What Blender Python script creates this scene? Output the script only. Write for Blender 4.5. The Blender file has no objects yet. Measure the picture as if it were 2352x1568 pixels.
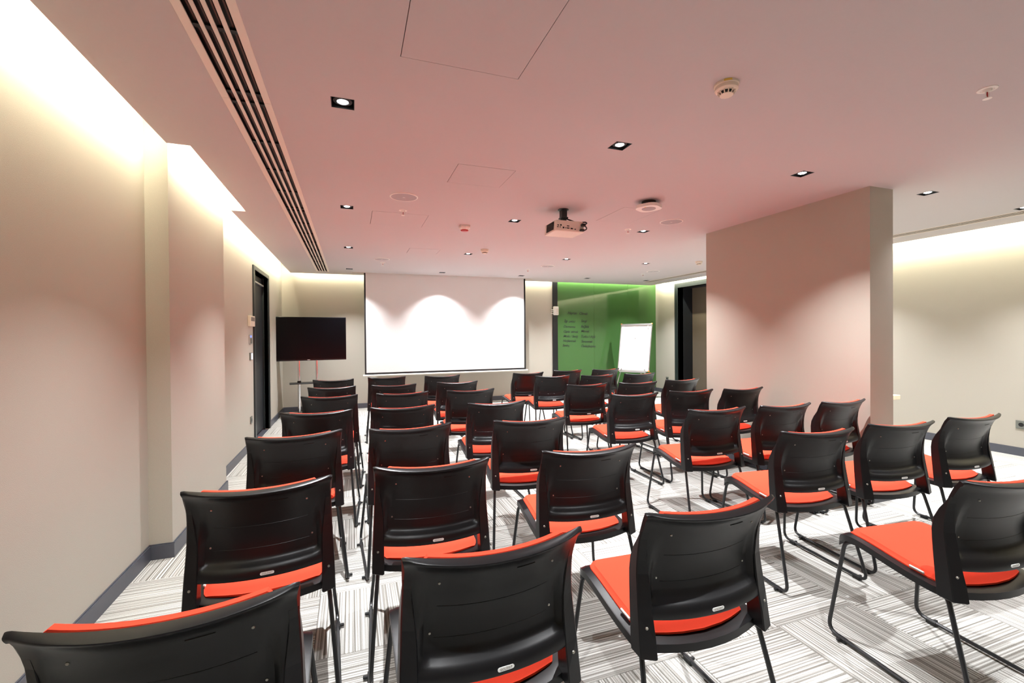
import bpy, bmesh, math, random
from mathutils import Vector, Matrix

random.seed(7)
SC = bpy.context.scene
COL = SC.collection
PI = math.pi
R = math.radians

# ------------------------------------------------------------------ camera
CAM_H = 1.36
F_PX, YAW, PITCH, ROLL, CY = 1037.849, 19.494, -0.417, -0.454, 778.282
cam_d = bpy.data.cameras.new('camera')
cam = bpy.data.objects.new('camera', cam_d)
COL.objects.link(cam)
cam_d.sensor_fit = 'HORIZONTAL'
cam_d.sensor_width = 36.0
cam_d.lens = F_PX * 36.0 / 2352.0
cam_d.shift_y = -(784.0 - CY) / 2352.0
cam_d.clip_start = 0.02
y_, p_, r_ = R(YAW), R(PITCH), R(ROLL)
fw = Vector((math.sin(y_) * math.cos(p_), math.cos(y_) * math.cos(p_), math.sin(p_)))
rt = Vector((math.cos(y_), -math.sin(y_), 0))
up = rt.cross(fw)
rt2 = math.cos(r_) * rt + math.sin(r_) * up
up2 = math.cos(r_) * up - math.sin(r_) * rt
m3 = Matrix((rt2, up2, -fw)).transposed()
cam.matrix_world = Matrix.Translation((0, 0, CAM_H)) @ m3.to_4x4()
SC.camera = cam

# ------------------------------------------------------------------ world, exposure
w = bpy.data.worlds.new('world')
SC.world = w
w.use_nodes = True
w.node_tree.nodes['Background'].inputs[0].default_value = (0.5, 0.5, 0.5, 1)
w.node_tree.nodes['Background'].inputs[1].default_value = 0.02
SC.view_settings.view_transform = 'Standard'
SC.view_settings.look = 'None'
SC.view_settings.gamma = 1.0
SC.view_settings.use_curve_mapping = False
SC.view_settings.exposure = 0.0
SC.cycles.use_denoising = True
SC.cycles.max_bounces = 8
SC.cycles.diffuse_bounces = 5
SC.cycles.sample_clamp_indirect = 8.0
SC.cycles.caustics_reflective = False
SC.cycles.caustics_refractive = False
SPOT_W = 430.0          # each ceiling downlight
COVE_W = 17.0           # per metre of cove strip (left and side)
COVE_FRONT_W = 11.0
COVE_COL = (1.0, 0.95, 0.70)
SPOT_COL = (0.97, 0.98, 1.0)

# ------------------------------------------------------------------ dimensions
H = 2.526                # finished ceiling
TOPZ = 2.74              # slab above the coves
XL, XR = -1.188, 6.885
YB, YF = -1.6, 9.10
CX, CY0, CY1 = -1.066, 3.355, 4.629        # engaged column on the left wall
PX0, PX1, PY0, PY1 = 3.888, 4.164, 2.439, 4.20   # free-standing pillar
CE = -1.033              # ceiling edge beside the left cove
CE2, CE2Y0, CE2Y1 = -0.912, 3.235, 4.76
CEF, CER = 9.0, 6.705
LX = [-0.032, 1.571, 3.12, 4.566, 6.0]
LY = [0.49, 2.415, 4.33, 6.276, 8.239]

# ------------------------------------------------------------------ materials
def mat(name, col, rough=0.6, metal=0.0, spec=0.5, emit=None, estr=0.0):
    m = bpy.data.materials.new(name)
    m.use_nodes = True
    b = m.node_tree.nodes['Principled BSDF']
    b.inputs['Base Color'].default_value = (*col, 1)
    b.inputs['Roughness'].default_value = rough
    b.inputs['Metallic'].default_value = metal
    b.inputs['Specular IOR Level'].default_value = spec
    if emit:
        b.inputs['Emission Color'].default_value = (*emit, 1)
        b.inputs['Emission Strength'].default_value = estr
    return m

def noisy(m, scale, amount, bump=0.0, detail=3.0, coord='Object', bdist=0.002):
    """modulate the base colour with fine noise and add relief"""
    nt = m.node_tree
    b = nt.nodes['Principled BSDF']
    tc = nt.nodes.new('ShaderNodeTexCoord')
    n = nt.nodes.new('ShaderNodeTexNoise')
    n.inputs['Scale'].default_value = scale
    n.inputs['Detail'].default_value = detail
    nt.links.new(tc.outputs[coord], n.inputs['Vector'])
    col = tuple(b.inputs['Base Color'].default_value)
    if amount > 0:
        mx = nt.nodes.new('ShaderNodeMix')
        mx.data_type = 'RGBA'
        mx.inputs[6].default_value = tuple(c * (1 - amount) for c in col[:3]) + (1,)
        mx.inputs[7].default_value = tuple(min(1, c * (1 + amount)) for c in col[:3]) + (1,)
        nt.links.new(n.outputs['Fac'], mx.inputs[0])
        nt.links.new(mx.outputs[2], b.inputs['Base Color'])
    if bump > 0:
        bp = nt.nodes.new('ShaderNodeBump')
        bp.inputs['Strength'].default_value = bump
        bp.inputs['Distance'].default_value = bdist
        nt.links.new(n.outputs['Fac'], bp.inputs['Height'])
        nt.links.new(bp.outputs['Normal'], b.inputs['Normal'])
    return m

M = {}
M['wall'] = noisy(mat('wallpaper', (0.455, 0.425, 0.365), 0.75, spec=0.25), 330, 0.10, 0.35, 2.0)
M['ceiling'] = noisy(mat('ceiling_paint', (0.545, 0.51, 0.515), 0.85, spec=0.2), 60, 0.015, 0.0)
M['cove'] = mat('cove_paint', (0.85, 0.83, 0.78), 0.8)
M['base'] = noisy(mat('baseboard_paint', (0.075, 0.08, 0.10), 0.42), 40, 0.06)
M['plastic'] = noisy(mat('black_chair_plastic', (0.007, 0.007, 0.008), 0.34, spec=0.26), 700, 0.15, 0.12, 2.0, bdist=0.0006)
M['black_tube'] = mat('black_steel_tube', (0.010, 0.011, 0.013), 0.36)
M['red'] = noisy(mat('red_upholstery', (0.90, 0.072, 0.034), 0.9, spec=0.15), 900, 0.14, 0.25, 2.0, bdist=0.0008)
M['screw'] = mat('screw_steel', (0.35, 0.34, 0.30), 0.35, 0.9)
M['badge'] = mat('white_badge', (0.85, 0.86, 0.84), 0.4)
M['badge_ink'] = mat('badge_ink', (0.22, 0.20, 0.18), 0.5)
M['white'] = mat('white_plastic', (0.82, 0.80, 0.75), 0.45)
M['cream'] = mat('cream_plastic', (0.78, 0.70, 0.58), 0.5)
M['offwhite_metal'] = mat('diffuser_paint', (0.78, 0.70, 0.62), 0.5)
M['black'] = mat('matt_black', (0.006, 0.006, 0.007), 0.55)
M['dark_frame'] = mat('dark_door_frame', (0.020, 0.026, 0.028), 0.38)
M['door_leaf'] = mat('black_door_leaf', (0.012, 0.015, 0.020), 0.45)
M['brown'] = noisy(mat('brown_wall', (0.13, 0.105, 0.075), 0.8), 300, 0.08)
M['grille_gap'] = mat('diffuser_blade', (0.10, 0.055, 0.045), 0.6)
M['screen'] = mat('screen_cloth', (0.74, 0.74, 0.74), 0.9, spec=0.1)
M['chrome'] = mat('chrome', (0.75, 0.76, 0.78), 0.12, 1.0)
M['alu'] = mat('brushed_aluminium', (0.62, 0.63, 0.64), 0.32, 0.9)
M['tv_glass'] = mat('tv_panel', (0.002, 0.002, 0.003), 0.22, spec=0.2)
M['tv_case'] = mat('tv_case', (0.008, 0.008, 0.010), 0.22)
M['orange'] = mat('orange_corner', (0.75, 0.25, 0.05), 0.5)
M['paper'] = mat('paper', (0.86, 0.84, 0.85), 0.85, spec=0.1)
M['green'] = mat('green_backpainted_glass', (0.055, 0.135, 0.040), 0.05, spec=0.5)
M['strip'] = mat('black_reveal', (0.004, 0.005, 0.008), 0.35)
M['ink'] = mat('marker_ink', (0.012, 0.02, 0.012), 0.7)
M['socket'] = mat('grey_socket', (0.16, 0.17, 0.15), 0.4)
M['led_blue'] = mat('blue_indicator', (0.1, 0.15, 0.7), 0.4, emit=(0.15, 0.25, 1.0), estr=1.6)
M['led_white'] = mat('backlit_button', (0.8, 0.8, 1.0), 0.4, emit=(0.8, 0.8, 1.0), estr=1.6)
M['wood'] = noisy(mat('pale_wood', (0.72, 0.60, 0.42), 0.5), 20, 0.08)
M['lamp'] = mat('lamp_lens', (1, 1, 1), 0.4, emit=(0.93, 0.97, 1.0), estr=14.0)
M['red_plastic'] = mat('red_plastic', (0.45, 0.01, 0.015), 0.35)
M['yellow'] = mat('yellow_tape', (0.75, 0.52, 0.08), 0.6)
M['spk'] = mat('speaker_grille', (0.40, 0.37, 0.385), 0.7)
M['proj'] = mat('projector_case', (0.80, 0.74, 0.66), 0.45)
M['tag'] = mat('white_tag', (0.88, 0.87, 0.84), 0.6)
M['led_strip'] = mat('strip_profile', (0.8, 0.8, 0.75), 0.5)

def carpet_material():
    m = bpy.data.materials.new('striped_carpet')
    m.use_nodes = True
    nt = m.node_tree
    b = nt.nodes['Principled BSDF']
    b.inputs['Roughness'].default_value = 0.95
    b.inputs['Specular IOR Level'].default_value = 0.1
    tc = nt.nodes.new('ShaderNodeTexCoord')
    info = nt.nodes.new('ShaderNodeObjectInfo')
    sep = nt.nodes.new('ShaderNodeSeparateXYZ')
    nt.links.new(tc.outputs['Object'], sep.inputs[0])
    def math_(op, a=None, bb=None, va=0.0, vb=0.0):
        n = nt.nodes.new('ShaderNodeMath'); n.operation = op
        n.inputs[0].default_value = va; n.inputs[1].default_value = vb
        if a is not None: nt.links.new(a, n.inputs[0])
        if bb is not None: nt.links.new(bb, n.inputs[1])
        return n.outputs[0]
    # irregular lines: two 1-D noises across the stripes, stretched along them
    off = math_('MULTIPLY', info.outputs['Random'], None, vb=37.0)
    def stripes(sx, sy, seed, detail):
        cmb = nt.nodes.new('ShaderNodeCombineXYZ')
        xx = math_('MULTIPLY', sep.outputs[0], None, vb=sx)
        xx = math_('ADD', xx, off)
        yy = math_('MULTIPLY', sep.outputs[1], None, vb=sy)
        nt.links.new(xx, cmb.inputs[0]); nt.links.new(yy, cmb.inputs[1])
        cmb.inputs[2].default_value = seed
        n = nt.nodes.new('ShaderNodeTexNoise')
        n.inputs['Scale'].default_value = 1.0
        n.inputs['Detail'].default_value = detail
        nt.links.new(cmb.outputs[0], n.inputs['Vector'])
        return n.outputs['Fac']
    s1 = stripes(95.0, 0.5, 1.3, 1.0)
    s2 = stripes(230.0, 1.0, 5.1, 0.0)
    s3 = stripes(22.0, 0.4, 9.7, 0.0)
    ph = math_('ADD', math_('MULTIPLY', sep.outputs[0], None, vb=2 * PI * 72.0), math_('MULTIPLY', s3, None, vb=9.0))
    wave = math_('ADD', math_('MULTIPLY', math_('SINE', ph), None, vb=0.5), None, vb=0.5)
    nz = nt.nodes.new('ShaderNodeTexNoise')
    nz.inputs['Scale'].default_value = 420.0
    nt.links.new(tc.outputs['Object'], nz.inputs['Vector'])
    t = math_('MULTIPLY', s1, None, vb=0.52)
    t = math_('ADD', t, math_('MULTIPLY', s2, None, vb=0.33))
    t = math_('ADD', t, math_('MULTIPLY', wave, None, vb=0.15))
    t = math_('ADD', t, math_('MULTIPLY', math_('SUBTRACT', nz.outputs['Fac'], None, vb=0.5), None, vb=0.34))
    ramp = nt.nodes.new('ShaderNodeValToRGB')
    cr = ramp.color_ramp
    cr.elements[0].position = 0.35; cr.elements[0].color = (0.17, 0.16, 0.14, 1)
    cr.elements[1].position = 0.64; cr.elements[1].color = (0.66, 0.66, 0.63, 1)
    e = cr.elements.new(0.48); e.color = (0.36, 0.35, 0.325, 1)
    nt.links.new(t, ramp.inputs[0])
    nt.links.new(ramp.outputs[0], b.inputs['Base Color'])
    bp = nt.nodes.new('ShaderNodeBump')
    bp.inputs['Strength'].default_value = 0.4
    bp.inputs['Distance'].default_value = 0.002
    nt.links.new(t, bp.inputs['Height'])
    nt.links.new(bp.outputs['Normal'], b.inputs['Normal'])
    return m
M['carpet'] = carpet_material()

# ------------------------------------------------------------------ mesh helpers
class MB:
    """collects geometry for ONE mesh object"""
    def __init__(s):
        s.v, s.f, s.smooth = [], [], []
    def add(s, vs, fs, smooth=False):
        o = len(s.v)
        s.v += [tuple(v) for v in vs]
        s.f += [tuple(i + o for i in f) for f in fs]
        s.smooth += [smooth] * len(fs)
        return s
    def box(s, x0, x1, y0, y1, z0, z1):
        vs = [(x0, y0, z0), (x1, y0, z0), (x1, y1, z0), (x0, y1, z0), (x0, y0, z1), (x1, y0, z1), (x1, y1, z1), (x0, y1, z1)]
        return s.add(vs, [(0, 3, 2, 1), (4, 5, 6, 7), (0, 1, 5, 4), (1, 2, 6, 5), (2, 3, 7, 6), (3, 0, 4, 7)])
    def rbox(s, x0, x1, y0, y1, z0, z1, b=0.003, seg=1):
        bm = bmesh.new()
        bmesh.ops.create_cube(bm, size=1.0)
        for v in bm.verts:
            v.co = ((x0 + x1) / 2 + v.co.x * (x1 - x0), (y0 + y1) / 2 + v.co.y * (y1 - y0), (z0 + z1) / 2 + v.co.z * (z1 - z0))
        bmesh.ops.bevel(bm, geom=bm.edges[:], offset=b, segments=seg, profile=0.5, affect='EDGES')
        return s.bm(bm)
    def bm(s, bm, smooth=False):
        bm.verts.index_update()
        s.add([v.co.copy() for v in bm.verts], [[v.index for v in f.verts] for f in bm.faces], smooth)
        bm.free()
        return s
    def tube(s, pts, r, n=8, closed=False):
        pts = [Vector(p) for p in pts]
        vs, fs = [], []
        prev = None
        for i, p in enumerate(pts):
            a = pts[max(i - 1, 0)]; c = pts[min(i + 1, len(pts) - 1)]
            t = (c - a).normalized()
            if prev is None:
                ref = Vector((0, 0, 1)) if abs(t.z) < 0.9 else Vector((1, 0, 0))
                nrm = t.cross(ref).normalized()
            else:
                nrm = (prev - t * prev.dot(t)).normalized()
            prev = nrm
            bn = t.cross(nrm)
            for k in range(n):
                a_ = 2 * PI * k / n
                vs.append(p + r * (math.cos(a_) * nrm + math.sin(a_) * bn))
        for i in range(len(pts) - 1):
            for k in range(n):
                fs.append((i * n + k, i * n + (k + 1) % n, (i + 1) * n + (k + 1) % n, (i + 1) * n + k))
        fs.append(tuple(range(n - 1, -1, -1)))
        fs.append(tuple((len(pts) - 1) * n + k for k in range(n)))
        return s.add(vs, fs, True)
    def lathe(s, prof, cx=0, cy=0, cz=0, n=24, smooth=True):
        """prof: list of (r, z), revolved about the vertical through (cx, cy)"""
        vs, fs = [], []
        for (r, z) in prof:
            for k in range(n):
                a = 2 * PI * k / n
                vs.append((cx + r * math.cos(a), cy + r * math.sin(a), cz + z))
        for i in range(len(prof) - 1):
            for k in range(n):
                fs.append((i * n + k, i * n + (k + 1) % n, (i + 1) * n + (k + 1) % n, (i + 1) * n + k))
        fs.append(tuple(range(n - 1, -1, -1)))
        fs.append(tuple((len(prof) - 1) * n + k for k in range(n)))
        return s.add(vs, fs, smooth)
    def prism(s, poly, z0, z1):
        n = len(poly)
        vs = [(x, y, z0) for x, y in poly] + [(x, y, z1) for x, y in poly]
        fs = [tuple(range(n - 1, -1, -1)), tuple(range(n, 2 * n))]
        fs += [(i, (i + 1) % n, n + (i + 1) % n, n + i) for i in range(n)]
        return s.add(vs, fs)
    def mesh(s, name, material):
        me = bpy.data.meshes.new(name)
        me.from_pydata(s.v, [], s.f)
        me.polygons.foreach_set('use_smooth', s.smooth)
        bm = bmesh.new(); bm.from_mesh(me)
        bmesh.ops.recalc_face_normals(bm, faces=bm.faces[:])
        bm.to_mesh(me); bm.free()
        me.materials.append(material)
        if any(s.smooth): me.set_sharp_from_angle(angle=R(38))
        me.update()
        return me
    def build(s, name, material, parent=None, loc=None):
        o = bpy.data.objects.new(name, s.mesh(name, material))
        COL.objects.link(o)
        if parent: o.parent = parent
        if loc: o.location = loc
        return o

def tag(o, label, cat=None, group=None, kind=None):
    o['label'] = label
    if cat: o['category'] = cat
    if group: o['group'] = group
    if kind: o['kind'] = kind
    return o

def empty(name, loc=(0, 0, 0), rz=0.0):
    o = bpy.data.objects.new(name, None)
    COL.objects.link(o)
    o.location = loc
    o.rotation_euler = (0, 0, rz)
    o.empty_display_size = 0.1
    return o

def copy_tree(o, parent=None):
    c = o.copy(); COL.objects.link(c)
    c.parent = parent
    for ch in list(o.children):
        copy_tree(ch, c)
    return c

def fillet(pts, r, n=5):
    """round the corners of a polyline"""
    pts = [Vector(p) for p in pts]
    out = [pts[0]]
    for i in range(1, len(pts) - 1):
        a, b, c = pts[i - 1], pts[i], pts[i + 1]
        d1, d2 = (a - b), (c - b)
        rr = min(r, d1.length * .45, d2.length * .45)
        p, q = b + d1.normalized() * rr, b + d2.normalized() * rr
        for k in range(n + 1):
            t = k / n
            out.append(p.lerp(b, t).lerp(b.lerp(q, t), t))
    out.append(pts[-1])
    return out

def text_mesh(body, size, depth=0.0004, shear=0.0, align='CENTER', spacing=1.0, bold=0.0):
    cu = bpy.data.curves.new('lettering', 'FONT')
    cu.body = body
    cu.size = size
    cu.extrude = depth
    cu.shear = shear
    cu.align_x = align
    cu.align_y = 'CENTER'
    cu.space_character = spacing
    cu.offset = bold
    cu.resolution_u = 3
    ob = bpy.data.objects.new('lettering', cu)
    COL.objects.link(ob)
    dg = bpy.context.evaluated_depsgraph_get()
    me = bpy.data.meshes.new_from_object(ob.evaluated_get(dg))
    bpy.data.objects.remove(ob)
    bpy.data.curves.remove(cu)
    return me

def grid_plane(us, vs, holes, fn):
    """quads of a flat sheet between breakpoints us x vs, skipping cells inside holes; fn maps (u,v)->xyz"""
    us = sorted(set(round(u, 5) for u in us)); vs = sorted(set(round(v, 5) for v in vs))
    bm = bmesh.new()
    vv = {}
    def V(i, j):
        if (i, j) not in vv: vv[(i, j)] = bm.verts.new(fn(us[i], vs[j]))
        return vv[(i, j)]
    for i in range(len(us) - 1):
        for j in range(len(vs) - 1):
            cu, cv = (us[i] + us[i + 1]) / 2, (vs[j] + vs[j + 1]) / 2
            if any(h[0] < cu < h[1] and h[2] < cv < h[3] for h in holes): continue
            bm.faces.new((V(i, j), V(i + 1, j), V(i + 1, j + 1), V(i, j + 1)))
    return bm

def sheet(name, material, us, vs, holes, fn, thick):
    """a flat slab with real openings; thick is the offset vector of the far side"""
    bm = grid_plane(us, vs, holes, fn)
    ret = bmesh.ops.extrude_face_region(bm, geom=bm.faces[:])
    bmesh.ops.translate(bm, verts=[g for g in ret['geom'] if isinstance(g, bmesh.types.BMVert)], vec=Vector(thick))
    bmesh.ops.recalc_face_normals(bm, faces=bm.faces[:])
    me = bpy.data.meshes.new(name)
    bm.to_mesh(me); bm.free()
    me.materials.append(material)
    o = bpy.data.objects.new(name, me)
    COL.objects.link(o)
    return o

# ================================================================== SETTING
# ---- floor: base plus carpet tiles
fl = MB().box(XL - .3, XR + .6, YB - .2, YF + .2, -0.12, -0.010).build('floor', M['base'])
tag(fl, 'grey striped carpet floor laid in quarter-turned square tiles', 'floor', kind='structure')
TS, TX0, TY0 = 0.505, 1.345, 1.56
tile_me = MB().rbox(-TS / 2 + .0006, TS / 2 - .0006, -TS / 2 + .0006, TS / 2 - .0006, -0.0095, 0.0, .0012).mesh('carpet_tile', M['carpet'])
rest = MB()
j0 = -2
for i in range(-6, 12):
    for j in range(-7, 15):
        x0, y0 = TX0 + i * TS, TY0 + j * TS
        if x0 + TS < XL + .01 or x0 > XR - .01 or y0 > YF - .01 or y0 + TS < YB + .01: continue
        cx, cy = x0 + TS / 2, y0 + TS / 2
        if j >= j0 - 0:
            o = bpy.data.objects.new('carpet_tile', tile_me)
            COL.objects.link(o)
            o.parent = fl
            o.location = (cx, cy, 0)
            if (i + j) % 2: o.rotation_euler = (0, 0, PI / 2)
        else:
            rest.box(x0 + .0006, x0 + TS - .0006, y0 + .0006, y0 + TS - .0006, -.0095, 0)
o = rest.build('carpet_behind', M['carpet'], fl); o['kind'] = 'stuff'

# ---- walls
D1Y0, D1Y1, D1Z = 6.60, 7.60, 2.24
wl = sheet('wall_left', M['wall'], [YB, D1Y0, D1Y1, YF], [-.01, D1Z, TOPZ], [(D1Y0, D1Y1, -1, D1Z)], lambda u, v: (XL, u, v), (-.14, 0, 0))
tag(wl, 'beige textured wallpaper wall along the left with a black door', 'wall', kind='structure')
wf = sheet('wall_front', M['wall'], [XL - .14, XR + .14], [-.01, TOPZ], [], lambda u, v: (u, YF, v), (0, .14, 0))
tag(wf, 'beige wall at the far end behind the projection screen', 'wall', kind='structure')
D2Y0, D2Y1, D2Z = 7.0, 8.30, 2.40
wr = sheet('wall_right', M['wall'], [YB, D2Y0, D2Y1, YF], [-.01, D2Z, TOPZ], [(D2Y0, D2Y1, -1, D2Z)], lambda u, v: (XR, u, v), (.14, 0, 0))
tag(wr, 'beige wallpaper wall on the far right side with a grey baseboard', 'wall', kind='structure')
wb = sheet('wall_back', M['wall'], [XL - .14, XR + .14], [-.01, TOPZ], [], lambda u, v: (u, YB, v), (0, -.14, 0))
tag(wb, 'plain beige wall behind the last row of chairs', 'wall', kind='structure')
cl = MB().box(XL - .01, CX, CY0, CY1, -.01, TOPZ).build('wall_column', M['wall'])
tag(cl, 'shallow wallpapered column projecting from the left wall', 'column', kind='structure')
pl = MB().box(PX0, PX1, PY0, PY1, -.01, H).build('pillar', M['wall'])
tag(pl, 'broad free-standing beige pillar between the chairs and the right wall', 'pillar', kind='structure')

# ---- ceiling with real openings
holes = []
for x in LX:
    for y in LY:
        holes.append((x - .055, x + .055, y - .055, y + .055))
GX0, GX1, GY0, GY1 = -.582, -.368, YB + .05, 8.66
SLOTS = [(-.549, -.523), (-.508, -.484), (-.468, -.443), (-.426, -.400)]
holes.append((GX0, GX1, GY0, GY1))
RGX0, RGX1, RGY0, RGY1 = 6.10, 6.305, YB + .05, 8.5
holes.append((RGX0, RGX1, RGY0, RGY1))
SCY = 8.675
holes.append((0.0, 3.52, SCY - .035, SCY + .045))
holes.append((CE - .001, CE2, CE2Y0, CE2Y1))
PANELS = [(.204, .722, 1.42, 1.932), (.692, 1.102, 3.01, 3.393), (.19, .708, 4.383, 4.888), (.73, 1.135, 6.07, 6.44), (2.36, 2.738, 3.557, 4.063)]
GAP = .003
for (x0, x1, y0, y1) in PANELS:
    holes.append((x0 - GAP, x1 + GAP, y0 - GAP, y1 + GAP))
us = [CE, CE2, CER]; vs = [YB, CE2Y0, CE2Y1, CEF]
for h in holes:
    us += h[:2]; vs += h[2:]
us = [u for u in us if CE <= u <= CER]
ce = sheet('ceiling', M['ceiling'], us, vs, holes, lambda u, v: (u, v, H), (0, 0, .014))
tag(ce, 'flat plaster ceiling with black square downlights and cove edges', 'ceiling', kind='structure')
top = MB().box(XL - .14, XR + .14, YB - .14, YF + .14, TOPZ, TOPZ + .08).build('ceiling_slab', M['cove'])
tag(top, 'pale slab above the lit coves', 'ceiling', kind='structure')
fa = MB().box(-.80, -.78, YB, 8.86, H + .014, TOPZ).box(-.80, 6.58, 8.84, 8.86, H + .014, TOPZ).box(6.56, 6.58, YB, 8.86, H + .014, TOPZ)
fa.box(XL, -.80, 4.765, 4.775, H + .014, TOPZ)  # pale end cheek, added to catch strip light and brighten the column notch
fa = fa.build('ceiling_fascia', M['cove'])
tag(fa, 'upright pale back of the lit ceiling coves', 'cove', kind='structure')
for k, (x0, x1, y0, y1) in enumerate(PANELS):
    o = MB().box(x0, x1, y0, y1, H - .0005, H + .012).build('access_panel', M['ceiling'])
    where = ['large flush access panel in the ceiling nearest the viewer', 'flush ceiling access panel midway before the projector',
             'flush ceiling access panel behind the round speaker and sprinkler', 'faint flush ceiling access panel nearest the projection screen',
             'flush ceiling access panel beside the projector'][k]
    tag(o, where, 'access panel', 'ceiling access panels')
    MB().box(x0 - .02, x1 + .02, y0 - .02, y1 + .02, H + .016, H + .02).build('backing', M['grille_gap'], o)

# ---- baseboards
def baseboard(name, path, label, h=.092, t=.012):
    """path: floor polyline along the wall face; the board stands on its right-hand... offset side given by inward normals"""
    mb = MB()
    for (a, b, n) in path:
        ax, ay = a; bx, by = b; nx, ny = n
        x0, x1 = sorted((ax, bx)); y0, y1 = sorted((ay, by))
        if nx: x0, x1 = sorted((ax, ax + nx * t))
        if ny: y0, y1 = sorted((ay, ay + ny * t))
        # bevelled top edge
        mb.box(x0, x1, y0, y1, 0, h - .006)
        q = .5
        mb.box(x0 if nx >= 0 else x0 + t * (1 - q), x1 if nx <= 0 else x1 - t * (1 - q),
               y0 if ny >= 0 else y0 + t * (1 - q), y1 if ny <= 0 else y1 - t * (1 - q), h - .006, h)
    o = mb.build(name, M['base'])
    return tag(o, label, 'baseboard', kind='structure')
T = .012
baseboard('baseboard_left', [((XL, YB), (XL, CY0), (1, 0)), ((XL, CY0), (CX + T, CY0), (0, -1)), ((CX, CY0), (CX, CY1), (1, 0)),
                             ((XL, CY1), (CX + T, CY1), (0, 1)), ((XL, CY1), (XL, 6.515), (1, 0)), ((XL, 7.66), (XL, YF), (1, 0))],
          'blue-grey painted baseboard along the left wall and column')
baseboard('baseboard_front', [((XL, YF), (4.17, YF), (0, -1))], 'blue-grey baseboard at the foot of the far wall')
baseboard('baseboard_right', [((XR, YB), (XR, 6.9), (-1, 0)), ((XR, 8.40), (XR, YF), (-1, 0))], 'blue-grey baseboard along the right wall')
baseboard('baseboard_pillar', [((PX0 - T, PY0), (PX1 + T, PY0), (0, -1)), ((PX0, PY0), (PX0, PY1), (-1, 0)), ((PX1, PY0), (PX1, PY1), (1, 0)),
                               ((PX0 - T, PY1), (PX1 + T, PY1), (0, 1))], 'dark grey baseboard around the free-standing pillar')

# ---- left door
d = empty('door_1', (XL, 7.1, 0))
tag(d, 'black recessed door with dark frame in the left wall', 'door', kind='structure')
def part(name, mb, m, parent):
    o = mb.build(name, m, parent)
    o.matrix_parent_inverse = Matrix.Translation(-Vector(parent.location))
    return o
fr = MB().box(XL - .13, XL + .018, 6.52, 6.60, 0, 2.29).box(XL - .13, XL + .018, 7.60, 7.66, 0, 2.29).box(XL - .13, XL + .018, 6.60, 7.60, 2.24, 2.29)
part('door_frame', fr, M['dark_frame'], d)
part('door_leaf', MB().rbox(XL - .12, XL - .07, 6.605, 7.595, .006, 2.12, .003), M['door_leaf'], d)
part('transom_panel', MB().rbox(XL - .12, XL - .075, 6.605, 7.595, 2.135, 2.235, .003), M['door_leaf'], d)
part('closer_rail', MB().rbox(XL - .068, XL - .03, 6.66, 7.50, 2.105, 2.128, .003), M['alu'], d)
part('stop_bead', MB().box(XL - .07, XL - .045, 6.60, 6.625, 0, 2.24).box(XL - .07, XL - .045, 7.575, 7.60, 0, 2.24), M['dark_frame'], d)
part('door_handle', MB().tube(fillet([(XL - .07, 6.70, 1.02), (XL - .02, 6.70, 1.02), (XL - .02, 6.82, 1.02)], .015), .009, 8), M['dark_frame'], d)

# ---- right doorway (a deep dark opening with a brown wall inside)
d = empty('door_2', (XR, 7.65, 0))
tag(d, 'dark doorway in the right wall partly hidden by the pillar', 'doorway', kind='structure')
fr = MB().box(XR - .012, XR + .14, 8.30, 8.40, 0, 2.50).box(XR - .012, XR + .14, 6.90, 7.0, 0, 2.50).box(XR - .012, XR + .14, 7.0, 8.30, 2.40, 2.50)
part('door_frame', fr, M['dark_frame'], d)
rv = MB().box(XR + .14, 7.30, 8.30, 8.33, 0, 2.43).box(XR + .14, 7.30, 6.97, 7.0, 0, 2.43).box(XR + .14, 7.30, 6.97, 8.33, 2.40, 2.43)
part('reveal', rv, M['door_leaf'], d)
part('inner_wall', MB().box(7.285, 7.33, 6.97, 8.33, 0, 2.43), M['brown'], d)
part('inner_baseboard', MB().box(7.272, 7.285, 7.0, 8.30, 0, .1), M['black'], d)

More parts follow.
